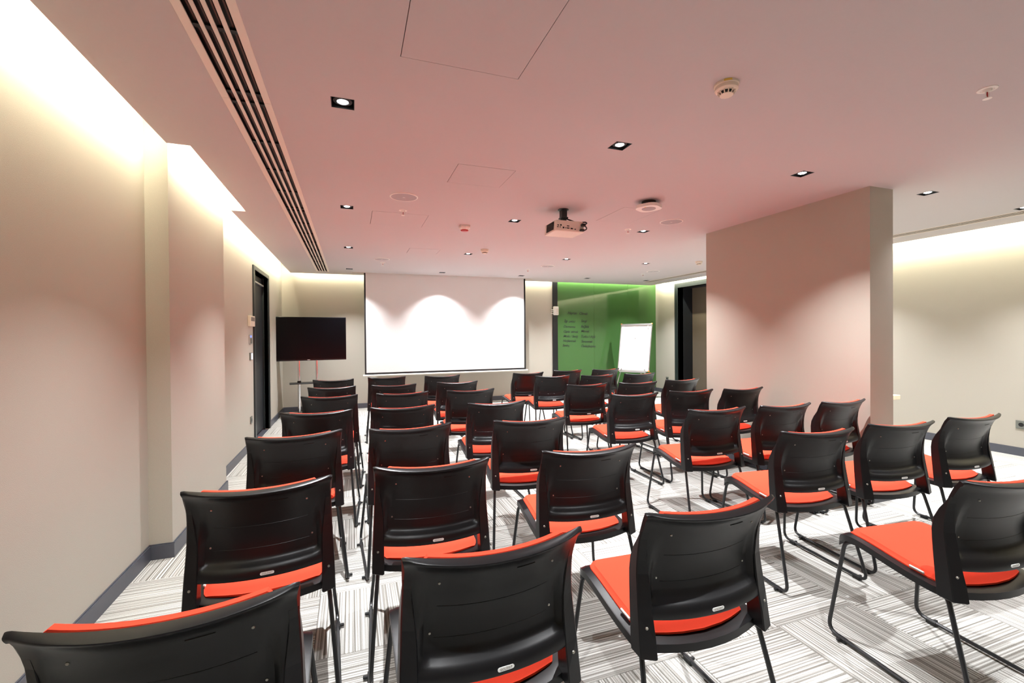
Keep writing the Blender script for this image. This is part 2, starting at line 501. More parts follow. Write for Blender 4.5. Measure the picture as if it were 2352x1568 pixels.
# ================================================================== LIGHTS
def downlight(x, y, deep, label):
    e = empty('downlight', (x, y, H))
    tag(e, label, 'downlight', 'square recessed downlights')
    a = .055
    hh = .075
    box = MB()
    t = .003
    box.box(-a, -a + t, -a, a, 0, hh).box(a - t, a, -a, a, 0, hh).box(-a, a, -a, -a + t, 0, hh).box(-a, a, a - t, a, 0, hh).box(-a, a, -a, a, hh, hh + t)
    o = box.build('housing', M['black'], e)
    z = .030 if deep else .006
    o = MB().lathe([(.0455, z + .022), (.0455, z + .004), (.029, z), (.029, z + .02)], n=20).build('gimbal_ring', M['black'], e)
    o = MB().lathe([(.027, z + .010), (.026, z + .002), (.018, z - .003), (.007, z - .005), (.0005, z - .0055)], n=20).build('lamp_lens', M['lamp'], e)
    ld = bpy.data.lights.new('downlight_lamp', 'SPOT')
    ld.energy = SPOT_W * (.5 if y < 1 else .95 if y > 8 else 1.0)
    ld.color = SPOT_COL
    ld.spot_size = R(150)
    ld.spot_blend = .2
    ld.use_nodes = True                      # soft reflector beam: brightest on the axis, gone at about 51 degrees
    nt = ld.node_tree
    em = nt.nodes['Emission']
    tc = nt.nodes.new('ShaderNodeTexCoord')
    sp = nt.nodes.new('ShaderNodeSeparateXYZ')
    nt.links.new(tc.outputs['Normal'], sp.inputs[0])
    ab = nt.nodes.new('ShaderNodeMath'); ab.operation = 'ABSOLUTE'
    nt.links.new(sp.outputs[2], ab.inputs[0])
    mr = nt.nodes.new('ShaderNodeMapRange')
    mr.inputs['From Min'].default_value = .63; mr.inputs['From Max'].default_value = 1.0
    nt.links.new(ab.outputs[0], mr.inputs['Value'])
    pw = nt.nodes.new('ShaderNodeMath'); pw.operation = 'POWER'; pw.inputs[1].default_value = 1.35
    nt.links.new(mr.outputs[0], pw.inputs[0])
    nt.links.new(pw.outputs[0], em.inputs['Strength'])
    ld.shadow_soft_size = .014
    lo = bpy.data.objects.new('downlight_lamp', ld)
    COL.objects.link(lo)
    lo.parent = e
    lo.location = (0, 0, z - .034)
    return e
colname = ['beside the linear air diffuser', 'in second lengthwise row from left wall', 'in third lengthwise row from left wall', 'in fourth lengthwise row by the pillar', 'next to the right wall diffuser']
rowname = ['above the viewer', 'in crosswise row nearest the viewer', 'in second crosswise row, at projector depth', 'in third crosswise row', 'in last crosswise row before screen']
for i, x in enumerate(LX):
    for j, y in enumerate(LY):
        downlight(x, y, j == 4, 'square downlight %s, %s' % (colname[i], rowname[j]))

def cove(name, x0, y0, x1, y1, aim, watt, label):
    """a run of LED strip inside a ceiling cove, washing the wall beside it"""
    e = empty(name, ((x0 + x1) / 2, (y0 + y1) / 2, 2.62))
    tag(e, label, 'light strip', 'cove light strips')
    L = math.hypot(x1 - x0, y1 - y0)
    vert = abs(y1 - y0) > abs(x1 - x0)
    hx, hy = (.008, L / 2) if vert else (L / 2, .008)
    MB().box(-hx, hx, -hy, hy, .012, .10).build('strip_profile', M['led_strip'], e)
    n = max(1, round(L / 1.6))
    for k in range(n):
        ld = bpy.data.lights.new('cove_lamp', 'AREA')
        ld.shape = 'RECTANGLE'
        ld.size = L / n; ld.size_y = .014
        ld.energy = watt * L / n
        ld.color = COVE_COL
        lo = bpy.data.objects.new('cove_lamp', ld)
        COL.objects.link(lo)
        lo.parent = e
        t = -L / 2 + (k + .5) * L / n
        lo.location = (0, t, 0) if vert else (t, 0, 0)
        dirv = Vector(aim).normalized()
        axis = Vector((0, 1, 0)) if vert else Vector((1, 0, 0))
        z = -dirv
        yv = z.cross(axis).normalized()
        lo.rotation_euler = Matrix((axis, yv, z)).transposed().to_euler()
    return e
cove('cove_light_strip', -1.05, YB + .05, -1.05, 3.20, (-1, 0, -.35), COVE_W, 'warm cove strip above the near part of the left wall')
cove('cove_light_strip', -.93, 3.25, -.93, 4.72, (-1, 0, -.35), COVE_W * .8, 'warm cove strip above the wallpapered column')
cove('cove_light_strip', -1.05, 4.80, -1.05, 8.95, (-1, 0, -.35), COVE_W * .8, 'warm cove strip above the door in the left wall')
cove('cove_light_strip', -1.0, 9.0, 6.7, 9.0, (0, 1, -.35), COVE_FRONT_W, 'warm cove strip above the far wall')
cove('cove_light_strip', 6.72, YB + .05, 6.72, 8.95, (1, 0, -.35), COVE_W * 1.1, 'warm cove strip above the right wall')

# ================================================================== CHAIRS
def lerp_tab(tab, z):
    if z <= tab[0][0]: return tab[0][1]
    for (a, va), (b, vb) in zip(tab, tab[1:]):
        if z <= b: return va + (vb - va) * (z - a) / (b - a)
    return tab[-1][1]
def smooth01(t):
    t = max(0, min(1, t)); return t * t * (3 - 2 * t)
# rear face of the back at its side edge (y over z), tips of the top edge at y = 0
YR = [(.40, .018), (.45, .026), (.52, .036), (.58, .046), (.64, .054), (.69, .053), (.74, .043), (.79, .022), (.845, -.008)]
HW = [(.40, .243), (.50, .240), (.62, .234), (.74, .230), (.80, .230), (.83, .234), (.85, .240)]
SAG = .048
def yrear(u, z):
    return lerp_tab(YR, z) - SAG * (1 - abs(u) ** 2.2) * (0.75 + .25 * smooth01((z - .5) / .3))
def zdip(u, z):
    k = (z - .515) / .33
    return -(.012 + .004 * k) * (1 - u * u)
def recess(u, z):
    wgt = 1 - smooth01((abs(u) - .74) / .12)
    return .026 * wgt * (1 - smooth01((z - .60) / .20))

def back_shell():
    us = [-1, -.985, -.95, -.9, -.86, -.82, -.77, -.7] + [-.6 + .12 * k for k in range(11)] + [.7, .77, .82, .86, .9, .95, .985, 1]
    zr = [(.516, .004), (.514, 0), (.520, -.003), (.541, -.003), (.546, 0)]
    prof_n = None
    vs, fs = [], []
    for u in us:
        pts = []
        for z, dy in zr: pts.append((z, yrear(u, z) + dy))
        for z in (.551, .557, .565, .575):
            k = smooth01((z - .546) / .029)
            pts.append((z, yrear(u, z) + recess(u, z) * k))
        for z in (.59, .61, .64, .67, .70, .73, .76, .785, .80):
            pts.append((z, yrear(u, z) + recess(u, z)))
        e = .4 + .6 * (1 - abs(u) ** 3)
        for z, dy in ((.810, -.001), (.820, -.004), (.828, -.010), (.833, -.0145), (.8365, -.0165), (.8390, -.0155), (.8408, -.012), (.8435, .000), (.8455, .010), (.8455, .0135), (.842, .016)):
            pts.append((z, yrear(u, .83) + .18 * (yrear(u, z) - yrear(u, .83)) + dy * e if z > .83 else yrear(u, z) + dy * e))
        for z, dd in ((.815, .015), (.78, .013), (.72, .013), (.66, .013), (.60, .013), (.57, .013)):
            pts.append((z, yrear(u, z) + recess(u, z) + dd))
        pts.append((.55, yrear(u, .55) + recess(u, .58) * .5 + .013))
        pts.append((.522, yrear(u, .52) + .012))
        prof_n = len(pts)
        rnd = 0
        for z, y in pts:
            hw = lerp_tab(HW, z)
            zz = z + zdip(u, z)
            if abs(u) > .97 and z > .82: zz -= .004 * (abs(u) - .97) / .03
            vs.append((u * hw, y, zz))
    n = prof_n
    for i in range(len(us) - 1):
        for k in range(n):
            fs.append((i * n + k, i * n + (k + 1) % n, (i + 1) * n + (k + 1) % n, (i + 1) * n + k))
    fs.append(tuple(range(n)))
    fs.append(tuple((len(us) - 1) * n + k for k in reversed(range(n))))
    return MB().add(vs, fs, True)

def back_pad():
    us = [-.80, -.795, -.78, -.74] + [-.66 + .12 * k for k in range(12)] + [.74, .78, .795, .80]
    zs = [.572, .576, .585, .61, .65, .70, .75, .79, .815, .830, .8385, .8432, .8436]
    th = [.0, .010, .016, .019, .020, .020, .020, .020, .020, .0195, .017, .012, .0]
    vs, fs = [], []
    for u in us:
        ku = smooth01((.80 - abs(u)) / .05)
        for side in (0, 1):
            for z, t in zip(zs, th):
                y = yrear(u, min(z, .825)) + recess(u, z) + .010
                if z > .78: y += .008 * smooth01((z - .78) / .05)
                zz = z + zdip(u, z) - (1 - ku) * .012 * smooth01((z - .7) / .15)
                vs.append((u * lerp_tab(HW, z), y + (.003 + 1.35 * t * ku if side else 0), zz))
    n = len(zs)
    for i in range(len(us) - 1):
        for s in (0, 1):
            for k in range(n - 1):
                a = i * 2 * n + s * n + k; b = (i + 1) * 2 * n + s * n + k
                fs.append((a, a + 1, b + 1, b))
        for k in (0, n - 1):
            a = i * 2 * n + k; b = (i + 1) * 2 * n + k
            fs.append((a, b, b + n, a + n))
    for i in (0, len(us) - 1):
        for k in range(n - 1):
            a = i * 2 * n + k
            fs.append((a, a + n, a + n + 1, a + 1))
    return MB().add(vs, fs, True)

def upright(s):
    zs = [.405, .409, .46, .52, .56, .60, .64, .68, .72, .75, .775]
    dep = [(.40, .052), (.52, .048), (.62, .043), (.72, .034), (.80, .018)]
    vs, fs = [], []
    n = 8
    for z in zs:
        f = .004 if z == .405 else 0
        hw = lerp_tab(HW, z)
        xo, xi = hw + .003 - f, .198 + (.012 if z > .6 else 0) * smooth01((z - .6) / .15) + f
        uo, ui = 1.0, xi / hw
        d_ = lerp_tab(dep, z)
        k = smooth01((.775 - z) / .10)
        yo = yrear(1, z) - .004 * k + f - .0
        yi = yrear(ui, z) - .004 * k + f
        if z < .52: yi = yo - .018
        yf = yrear(1, z) + d_ * (.45 + .55 * k) - f
        pts = [(xo - .003, yo), (xo, yo + .004), (xo, yf - .004), (xo - .004, yf), (xi + .004, yf - .004), (xi, yf - .01), (xi, yi + .004), (xi + .003, yi)]
        vs += [(s * x, y, z) for x, y in pts]
    for i in range(len(zs) - 1):
        for k in range(n):
            fs.append((i * n + k, i * n + (k + 1) % n, (i + 1) * n + (k + 1) % n, (i + 1) * n + k))
    fs.append(tuple(range(n))); fs.append(tuple((len(zs) - 1) * n + k for k in range(n)))
    return MB().add(vs, fs, False)

SZ = [(.0, .430), (.03, .4303), (.06, .431), (.09, .4318), (.12, .433), (.16, .436), (.20, .4405), (.24, .446), (.28, .4525), (.32, .459), (.35, .4635), (.38, .467), (.405, .4690), (.425, .4690), (.44, .4675), (.455, .464), (.467, .459), (.477, .451), (.483, .442), (.487, .430)]
def seat_shell():
    vt = [0, .04, .10, .18, .28, .36, .44, .52, .60, .68, .74, .80, .85, .89, .925, .95, .97, .985, 1.0]
    us = [-1, -.97, -.9, -.75, -.5, -.25, 0, .25, .5, .75, .9, .97, 1]
    def P(u, t, low):
        yb = .052 - .045 * (1 - u * u)
        y = yb + (.487 - yb) * t
        hw = .2335 - .008 * t
        if t > .88: hw -= .018 * ((t - .88) / .12) ** 2
        if t < .1: hw -= .010 * ((.1 - t) / .1) ** 2
        z = lerp_tab(SZ, y) - .006 * (1 - u * u) * (1 - t)
        if abs(u) > .96: z -= .004
        if t == 0 or t == 1.0: z -= .003
        return (u * hw, y, z - (.026 if low else 0))
    vs, fs = [], []
    n = len(us)
    for low in (0, 1):
        for t in vt:
            for u in us: vs.append(P(u, t, low))
    m = len(vt)
    o = n * m
    for i in range(m - 1):
        for k in range(n - 1):
            a = i * n + k
            fs.append((a, a + 1, a + n + 1, a + n)); fs.append((o + a, o + a + n, o + a + n + 1, o + a + 1))
    for k in range(n - 1):
        fs.append((k, o + k, o + k + 1, k + 1)); a = (m - 1) * n + k; fs.append((a, a + 1, o + a + 1, o + a))
    for i in range(m - 1):
        a = i * n; fs.append((a, a + n, o + a + n, o + a)); a = i * n + n - 1; fs.append((a, o + a, o + a + n, a + n))
    return MB().add(vs, fs, True)

def seat_pad():
    vt = [0, .015, .05, .12, .22, .32, .42, .52, .60, .68, .76, .83, .90, .95, .985, 1.0]
    us = [-1, -.985, -.94, -.85, -.65, -.4, 0, .4, .65, .85, .94, .985, 1]
    vs, fs = [], []
    n = len(us)
    for low in (0, 1):
        for t in vt:
            for u in us:
                yb = .082 - .040 * (1 - u * u)
                y = yb + (.458 - yb) * t
                hw = .203 - .004 * t
                if t > .86: hw -= .022 * ((t - .86) / .14) ** 2
                if t < .12: hw -= .016 * ((.12 - t) / .12) ** 2
                z = lerp_tab(SZ, y) - .002
                th = .022 * min(1, smooth01((1 - abs(u)) / .10) + .12) * min(1, smooth01(t / .10) + .12) * min(1, smooth01((1 - t) / .07) + .1)
                vs.append((u * hw, y, z + (0 if low else .004 + th)))
    m = len(vt); o = n * m
    for i in range(m - 1):
        for k in range(n - 1):
            a = i * n + k
            fs.append((a, a + 1, a + n + 1, a + n)); fs.append((o + a, o + a + n, o + a + n + 1, o + a + 1))
    for k in range(n - 1):
        fs.append((k, o + k, o + k + 1, k + 1)); a = (m - 1) * n + k; fs.append((a, a + 1, o + a + 1, o + a))
    for i in range(m - 1):
        a = i * n; fs.append((a, a + n, o + a + n, o + a)); a = i * n + n - 1; fs.append((a, o + a, o + a + n, a + n))
    return MB().add(vs, fs, True)

RT = .0083
def make_chair():
    c = empty('stacking_chair')
    back_shell().build('backrest', M['plastic'], c)
    back_pad().build('back_pad', M['red'], c)
    seat_shell().build('seat_shell', M['plastic'], c)
    seat_pad().build('seat_pad', M['red'], c)
    for s in (-1, 1):
        upright(s).build('upright', M['plastic'], c)
        pts = fillet([(s * .19, .375, .432), (s * .215, .450, .436), (s * .256, .500, RT + .006), (s * .256, -.062, RT + .006), (s * .222, .050, .408), (s * .200, .105, .402)], .05, 5)
        leg = MB().tube(pts, RT, 8).build('sled_leg', M['black_tube'], c)
        for yy in (.43, .0):
            MB().rbox(s * .256 - .011, s * .256 + .011, yy - .022, yy + .022, .0, .020, .003).rbox(*sorted((s * .262, s * .284)), yy - .006, yy + .006, .006, .018, .002).build('glide', M['black'], leg)
    for yy, zz in ((.375, .430), (.105, .400)):
        MB().tube([(-.20, yy, zz), (.20, yy, zz)], .008, 8).build('cross_bar', M['black_tube'], c)
    # small fixings on the rear face
    def rear_pt(x, z):
        u = x / lerp_tab(HW, z)
        k = recess(u, z) if z > .575 else 0
        return Vector((x, yrear(u, z) + k, z + zdip(u, z)))
    scr = bpy.data.meshes.new('screw')
    sm = MB().lathe([(.0001, .0022), (.0028, .0020), (.0036, .0008), (.0036, -.004)], n=10).mesh('screw', M['screw'])
    for x, z in ((-.150, .775), (.150, .775), (-.165, .622), (.165, .622)):
        o = bpy.data.objects.new('screw', sm); COL.objects.link(o); o.parent = c
        o.location = rear_pt(x, z); o.rotation_euler = (PI / 2, 0, 0)
    for s in (-1, 1):
        o = bpy.data.objects.new('screw', sm); COL.objects.link(o); o.parent = c
        o.location = (s * .222, yrear(1, .492) - .012, .492); o.rotation_euler = (PI / 2, 0, 0); o.scale = (1.35, 1.35, 1.2)
    for z, hw in ((.612, .155), (.700, .150)):
        MB().tube([rear_pt(-hw + 2 * hw * k / 14, z) + Vector((0, .0006, 0)) for k in range(15)], .0013, 5).build('moulded_line', M['plastic'], c)
    MB().tube([rear_pt(.04 + .05 * k / 4, .797) + Vector((0, -.0002, 0)) for k in range(5)], .0016, 5).build('grip_slot', M['black'], c)
    # badge on the lower rim
    p = rear_pt(.018, .530)
    nrm_x = .018 / .24
    b = MB()
    pill = []
    for k in range(9): a = -PI / 2 + PI * k / 8; pill.append((.0175 + .0052 * math.cos(a), .0052 * math.sin(a)))
    for k in range(9): a = PI / 2 + PI * k / 8; pill.append((-.0175 + .0052 * math.cos(a), .0052 * math.sin(a)))
    b.prism(pill, -.001, .0012)
    bo = b.build('brand_badge', M['badge'], c)
    bo.location = p + Vector((0, -.0030, 0))
    bo.rotation_euler = (PI / 2, 0, R(3))
    bo['label'] = 'small white pill-shaped badge on the lower rim'
    tm = text_mesh('GOLDSIT', .0078, .0002, 0, 'CENTER', 1.08)
    tm.materials.clear(); tm.materials.append(M['badge_ink'])
    to = bpy.data.objects.new('badge_lettering', tm); COL.objects.link(to); to.parent = bo; to.location = (0, -.0002, .0014)
    # white tag at the side of the seat pad
    tg = MB().rbox(-.003, .003, -.026, .026, -.004, .006, .0015).build('care_tag', M['tag'], c)
    tg.location = (-.2045, .165, .446); tg.rotation_euler = (R(5), R(-18), 0)
    tg['label'] = 'white folded tag sewn to the side of the seat pad'
    return c

CHAIRS = dict(
    A0=(-.347, 1.049, .0), A1=(-.313, 1.816, 2.5), A2=(-.294, 2.697, 5.0), A3=(-.239, 3.46, -3.5), A4=(-.193, 4.331, -3.5), A5=(-.204, 5.096, -3.0), A6=(-.221, 5.978, -3.3),
    B0=(.342, 1.083, 1.3), B1=(.311, 1.864, -2.5), B2=(.322, 2.676, 3.0), B3=(.357, 3.464, -.5), B4=(.441, 4.311, 0), B5=(.429, 5.065, -.2), B6=(.423, 6.073, -1.1),
    C0=(1.034, 1.095, -1.7), C1=(1.037, 1.851, -3.6), C2=(1.049, 2.627, -5.1), C3=(1.076, 3.398, -.6), C4=(1.088, 4.285, 0), C5=(1.136, 5.091, 0), C6=(1.133, 5.984, 2.0),
    D0=(2.228, .930, -7.0), D1=(2.37, 1.747, -6.9), D2=(2.42, 2.516, -4.9), D3=(2.366, 3.413, -1.1), D4=(2.371, 4.293, -2.0), D5=(2.454, 5.351, -3.6), D6=(2.341, 5.925, 4.0),
    E1=(2.996, 1.711, -7.4), E2=(3.010, 2.463, -2.0), E3=(2.988, 3.42, -3.4), E4=(2.975, 4.237, -3.0), E5=(3.041, 5.229, -1.0), E6=(3.05, 6.118, .5),
    F1=(3.661, 1.694, -3.3), F2=(3.588, 2.440, 0), F3=(3.555, 3.36, -1.0), F4=(3.63, 4.30, 0), F5=(3.67, 5.187, -2.2), F6=(3.679, 6.069, 2.5))
CN = {'A': 'beside the left wall', 'B': 'in middle of left block', 'C': 'at left side of aisle',
      'D': 'at right side of aisle', 'E': 'in middle of right block', 'F': 'at far right end'}
ORD = ['first', 'second', 'third', 'fourth', 'fifth', 'sixth', 'seventh']
proto = make_chair()
for k, (n, (x, y, rot)) in enumerate(CHAIRS.items()):
    o = proto if k == 0 else copy_tree(proto)
    o.location = (x, y, 0)
    o.rotation_euler = (0, 0, R(rot))
    tag(o, 'black chair with red pads %s, %s row from projection screen' % (CN[n[0]], ORD[6 - int(n[1])]), 'chair', 'red-padded black chairs in rows')

# ================================================================== FAR WALL
# projection screen hanging from its ceiling slot
s = empty('projection_screen', (1.79, SCY, H))
tag(s, 'large white pull-down projection screen with thin black border', 'projection screen')
SX0, SX1, SZ0 = .215, 3.37, .665
part('screen_cloth', MB().box(SX0 + .028, SX1 - .035, SCY - .0015, SCY + .0015, SZ0 + .035, H + .05), M['screen'], s)
part('black_border', MB().box(SX0, SX0 + .028, SCY - .001, SCY + .001, SZ0, H + .05).box(SX1 - .035, SX1, SCY - .001, SCY + .001, SZ0, H + .05)
     .box(SX0 + .028, SX1 - .035, SCY - .001, SCY + .001, SZ0, SZ0 + .035), M['black'], s)
part('weight_bar', MB().tube([(SX0 - .03, SCY, SZ0 - .014), (SX1 + .04, SCY, SZ0 - .014)], .016, 10), M['white'], s)
part('slot_box', MB().box(0, 3.52, SCY - .035, SCY - .03, H - .002, H + .12).box(0, 3.52, SCY + .04, SCY + .045, H - .002, H + .12).box(0, .006, SCY - .03, SCY + .04, H - .002, H + .12)
     .box(3.514, 3.52, SCY - .03, SCY + .04, H - .002, H + .12).box(0, 3.52, SCY - .035, SCY + .045, H + .115, H + .12), M['offwhite_metal'], s)

# green glass board and black reveal strip
g = empty('glass_board', (5.58, YF, 0))
tag(g, 'full-height glossy green glass writing board on the far wall', 'glass board')
for x0, x1 in ((4.29, 5.20), (5.202, 6.10), (6.102, XR - .005)):
    o = part('glass_panel', MB().rbox(x0, x1, YF - .018, YF - .002, .10, H + .06, .001), M['green'], g)
part('plinth', MB().box(4.29, XR - .005, YF - .014, YF - .001, 0, .098), M['base'], g)
o = MB().box(4.17, 4.285, YF - .03, YF - .001, 0, H + .06).build('trim_1', M['strip'])
tag(o, 'black vertical strip between beige wall and green glass board', 'trim', kind='structure')

# handwriting
LINES = [('Hayran   Olmak', 4.53, 1.858, .085), ('İlgi  çekici', 4.44, 1.675, .075), ('Davranma', 4.43, 1.555, .075), ('Gıpta  etmek', 4.425, 1.445, .075),
         ('Mutlu / Seviş', 4.425, 1.34, .075), ('Hoşlanmak', 4.41, 1.24, .075), ('Sevinç', 4.40, 1.135, .075),
         ('Sevgi', 4.865, 1.68, .078), ('Bağlılık', 4.86, 1.555, .078), ('Minnet', 4.865, 1.45, .078), ('Tutku / Aşk', 4.855, 1.33, .082), ('Savunmak', 4.865, 1.22, .078), ('Özdeşleşme', 4.855, 1.115, .078)]
for (txt, x, z, sz) in LINES:
    me = text_mesh(txt, sz, .0003, .28, 'LEFT', .92, .0012)
    me.materials.clear(); me.materials.append(M['ink'])
    o = bpy.data.objects.new('handwritten_line', me); COL.objects.link(o)
    o.location = (x, YF - .0195, z); o.rotation_euler = (PI / 2, R(2.0), 0)
    o.parent = g; o.matrix_parent_inverse = Matrix.Translation(-Vector(g.location))

# wall-mounted white plug box on the black strip
b = empty('plug_box', (4.215, YF - .03, 1.90))
tag(b, 'small white plug box with three prongs fixed to the black strip', 'plug box')
MB().rbox(-.045, .075, -.05, 0, -.095, .095, .012, 2).build('case', M['white'], b)
for z in (.02, -.02, -.06):
    MB().tube([(-.045, -.025, z), (-.10, -.025, z)], .007, 8).build('prong', M['white'], b)
    MB().rbox(.02, .06, -.055, -.049, z - .012, z + .012, .002).build('button', M['cream'], b)

# ---- television on twin-pole stand
tvx, tvy, tvz = -.70, 8.44, 1.335
t = empty('television', (tvx, tvy, 0), R(7))
tag(t, 'large black flat television on a chrome twin-pole floor stand', 'television')
W2, H2 = .605, .372
MB().rbox(-W2, W2, -.012, .035, tvz - H2, tvz + H2, .006, 2).build('case', M['tv_case'], t)
MB().box(-W2 + .012, W2 - .012, -.0135, -.0115, tvz - H2 + .026, tvz + H2 - .012).build('display', M['tv_glass'], t)
MB().rbox(-.36, .36, .035, .075, tvz - .22, tvz + .20, .02).build('rear_housing', M['tv_case'], t)
lg = MB().rbox(-.02, .02, -.0145, -.012, tvz - H2 + .008, tvz - H2 + .018, .001).build('maker_plate', M['alu'], t)
for x in (-.15, .13):
    MB().tube([(x, .11, .04), (x, .11, tvz + .1)], .022, 14).build('pole', M['chrome'], t)
    MB().lathe([(.034, .04), (.034, .052), (.024, .060)], x, .11, 0, 16).build('pole_collar', M['chrome'], t)
MB().rbox(-.19, .17, .075, .10, tvz - .12, tvz + .10, .004).build('bracket', M['black'], t)
MB().rbox(-.30, .28, -.02, .19, .565, .583, .004).build('shelf', M['black'], t)
for x in (-.15, .13): MB().lathe([(.030, .583), (.030, .61), (.024, .615)], x, .11, 0, 14).build('shelf_clamp', M['black'], t)
MB().prism([(-.42, -.12), (-.30, -.26), (.28, -.26), (.40, -.12), (.40, .30), (-.42, .30)], .012, .042).build('base', M['black'], t)
for x, y in ((-.34, -.1), (.32, -.1), (-.34, .25), (.32, .25)): MB().lathe([(.02, .0), (.02, .014)], x, y, 0, 10).build('foot', M['black'], t)

# ---- flip chart
fc = empty('flip_chart', (5.80, 8.42, 0), R(-56))
tag(fc, 'white flip chart board leaning on a tripod before the green glass', 'flip chart')
bd = empty('board'); bd.parent = fc
bd.location = (0, -.05, .58); bd.rotation_euler = (R(-12), 0, 0)
bw, bh = .345, 1.04
MB().rbox(-bw, bw, 0, .014, 0, bh, .003).build('writing_surface', M['paper'], bd)
MB().rbox(-bw - .012, -bw + .008, -.006, .02, 0, bh, .003).rbox(bw - .008, bw + .012, -.006, .02, 0, bh, .003).rbox(-bw, bw, -.006, .02, -.012, .008, .003).rbox(-bw, bw, -.010, .02, bh - .03, bh + .004, .003).build('board_frame', M['alu'], bd)
for x in (-bw, bw):
    for z in (0, bh): MB().rbox(x - .016, x + .016, -.009, .022, z - .014, z + .014, .004).build('corner_cap', M['orange'], bd)
for x in (-.27, .27): MB().tube([(x, -.012, bh - .045), (x, -.022, bh - .06)], .006, 8).build('paper_hook', M['alu'], bd)
MB().rbox(-.30, .30, -.055, .0, -.045, -.015, .004).build('pen_tray', M['alu'], bd)
for p0, p1 in (((-.26, -.06, .62), (-.38, -.22, .012)), ((.26, -.06, .62), (.38, -.22, .012)), ((0, .10, 1.30), (0, .62, .012))):
    lgo = MB().tube([p0, p1], .012, 8).build('leg', M['alu'], fc)
    MB().lathe([(.016, .0), (.016, .03)], p1[0], p1[1], 0, 10).build('rubber_foot', M['black'], lgo)
MB().rbox(-.27, .27, -.03, .11, .60, .63, .003).build('cross_brace', M['alu'], fc)

# ================================================================== WALL DEVICES
def device(name, y, z, label, cat, x=XL, s=1):
    e = empty(name, (x, y, z)); e.scale = (1, 1, 1)
    return tag(e, label, cat)
e = device('climate_controller', 6.34, 1.565, 'cream climate control panel with two displays beside the black door', 'control panel')
MB().rbox(0, .035, -.13, .13, -.065, .065, .006, 2).build('case', M['cream'], e)
for y in (-.055, .055): MB().box(.0345, .0365, y - .042, y + .042, .0, .048).build('display', M['socket'], e)
e = device('card_switch', 6.325, 1.337, 'grey card switch with blue indicator below the climate panel', 'switch')
MB().rbox(0, .014, -.05, .05, -.058, .058, .003).build('plate', M['alu'], e)
MB().box(.0135, .0155, -.035, .035, .028, .05).build('indicator', M['led_blue'], e)
MB().rbox(.012, .024, -.034, .034, -.046, .018, .002).build('card_slot', M['socket'], e)
e = device('backlit_switch', 6.35, 1.13, 'backlit white and violet wall switch beside the black door', 'switch')
MB().rbox(0, .014, -.06, .06, -.047, .047, .003).build('plate', M['socket'], e)
MB().rbox(.012, .018, -.01, .045, -.038, .038, .002).build('backlit_button', M['led_white'], e)
def outlet(x, y, z, side, label):
    e = device('power_outlet', y, z, label, 'outlet', x)
    x0, x1 = (0, .012) if side > 0 else (-.012, 0)
    MB().rbox(x0, x1, -.045, .045, -.045, .045, .003).build('plate', M['socket'], e)
    xa = .0125 * side
    o = MB().lathe([(.022, 0), (.022, .002), (.018, .0022)], 0, 0, 0, 16).build('socket_well', M['black'], e)
    o.rotation_euler = (0, R(90) * side, 0); o.location = (xa - .001 * side, 0, 0)
outlet(XL, 6.33, .346, 1, 'grey power outlet low on the left wall before the door')
outlet(XR, 8.67, .335, -1, 'grey power outlet low on the wall beside the green glass')
outlet(XR, 2.79, .345, -1, 'grey power outlet low on the right wall at the picture edge')

# ================================================================== CEILING DEVICES
def grille(name, x0, x1, y0, y1, slots, seams, label, thin=False):
    e = empty(name, ((x0 + x1) / 2, (y0 + y1) / 2, H))
    tag(e, label, 'air diffuser')
    bars = []
    edges = [x0] + [v for s_ in slots for v in s_] + [x1]
    ys = [y0] + seams + [y1]
    for k in range(len(ys) - 1):
        a, b = ys[k] + .0008, ys[k + 1] - .0008
        for q in range(0, len(edges), 2):
            wide = (q == 0 or q == len(edges) - 2)
            part('face_bar', MB().box(edges[q], edges[q + 1], a, b, H - .0010, H + .0008) if thin else MB().rbox(edges[q], edges[q + 1], a, b, H - (.004 if wide else .002), H + .004, .0012), M['offwhite_metal'], e)
        for (sx0, sx1) in slots:
            part('deflector_blade', MB().box(sx0 + .007, sx1 - .012, a, b, H + .020, H + .026), M['grille_gap'], e)
        n = max(1, round((b - a) / .55))
        for (sx0, sx1) in slots:
            for q in range(n + 1):
                yy = a + .05 + (b - a - .1) * q / n
                part('slot_spacer', MB().box(sx0, sx1, yy - .012, yy + .012, H + .006, H + .016), M['black'], e)
    part('plenum_box', MB().box(x0, x1, y0, y1, H + .075, H + .08).box(x0, x0 + .004, y0, y1, H + .01, H + .078).box(x1 - .004, x1, y0, y1, H + .01, H + .078)
         .box(x0, x1, y0, y0 + .004, H + .01, H + .078).box(x0, x1, y1 - .004, y1, H + .01, H + .078), M['black'], e)
    return e
grille('linear_diffuser', GX0, GX1, GY0, GY1, SLOTS, [.5, 2.528, 4.587, 6.65], 'long four-slot linear air diffuser in the ceiling along the left wall')
grille('linear_diffuser', RGX0, RGX1, RGY0, RGY1, [(6.13, 6.155), (6.17, 6.195), (6.21, 6.235), (6.25, 6.275)], [.5, 2.5, 4.5, 6.5], 'long slotted linear air diffuser in the ceiling along the right wall', True)

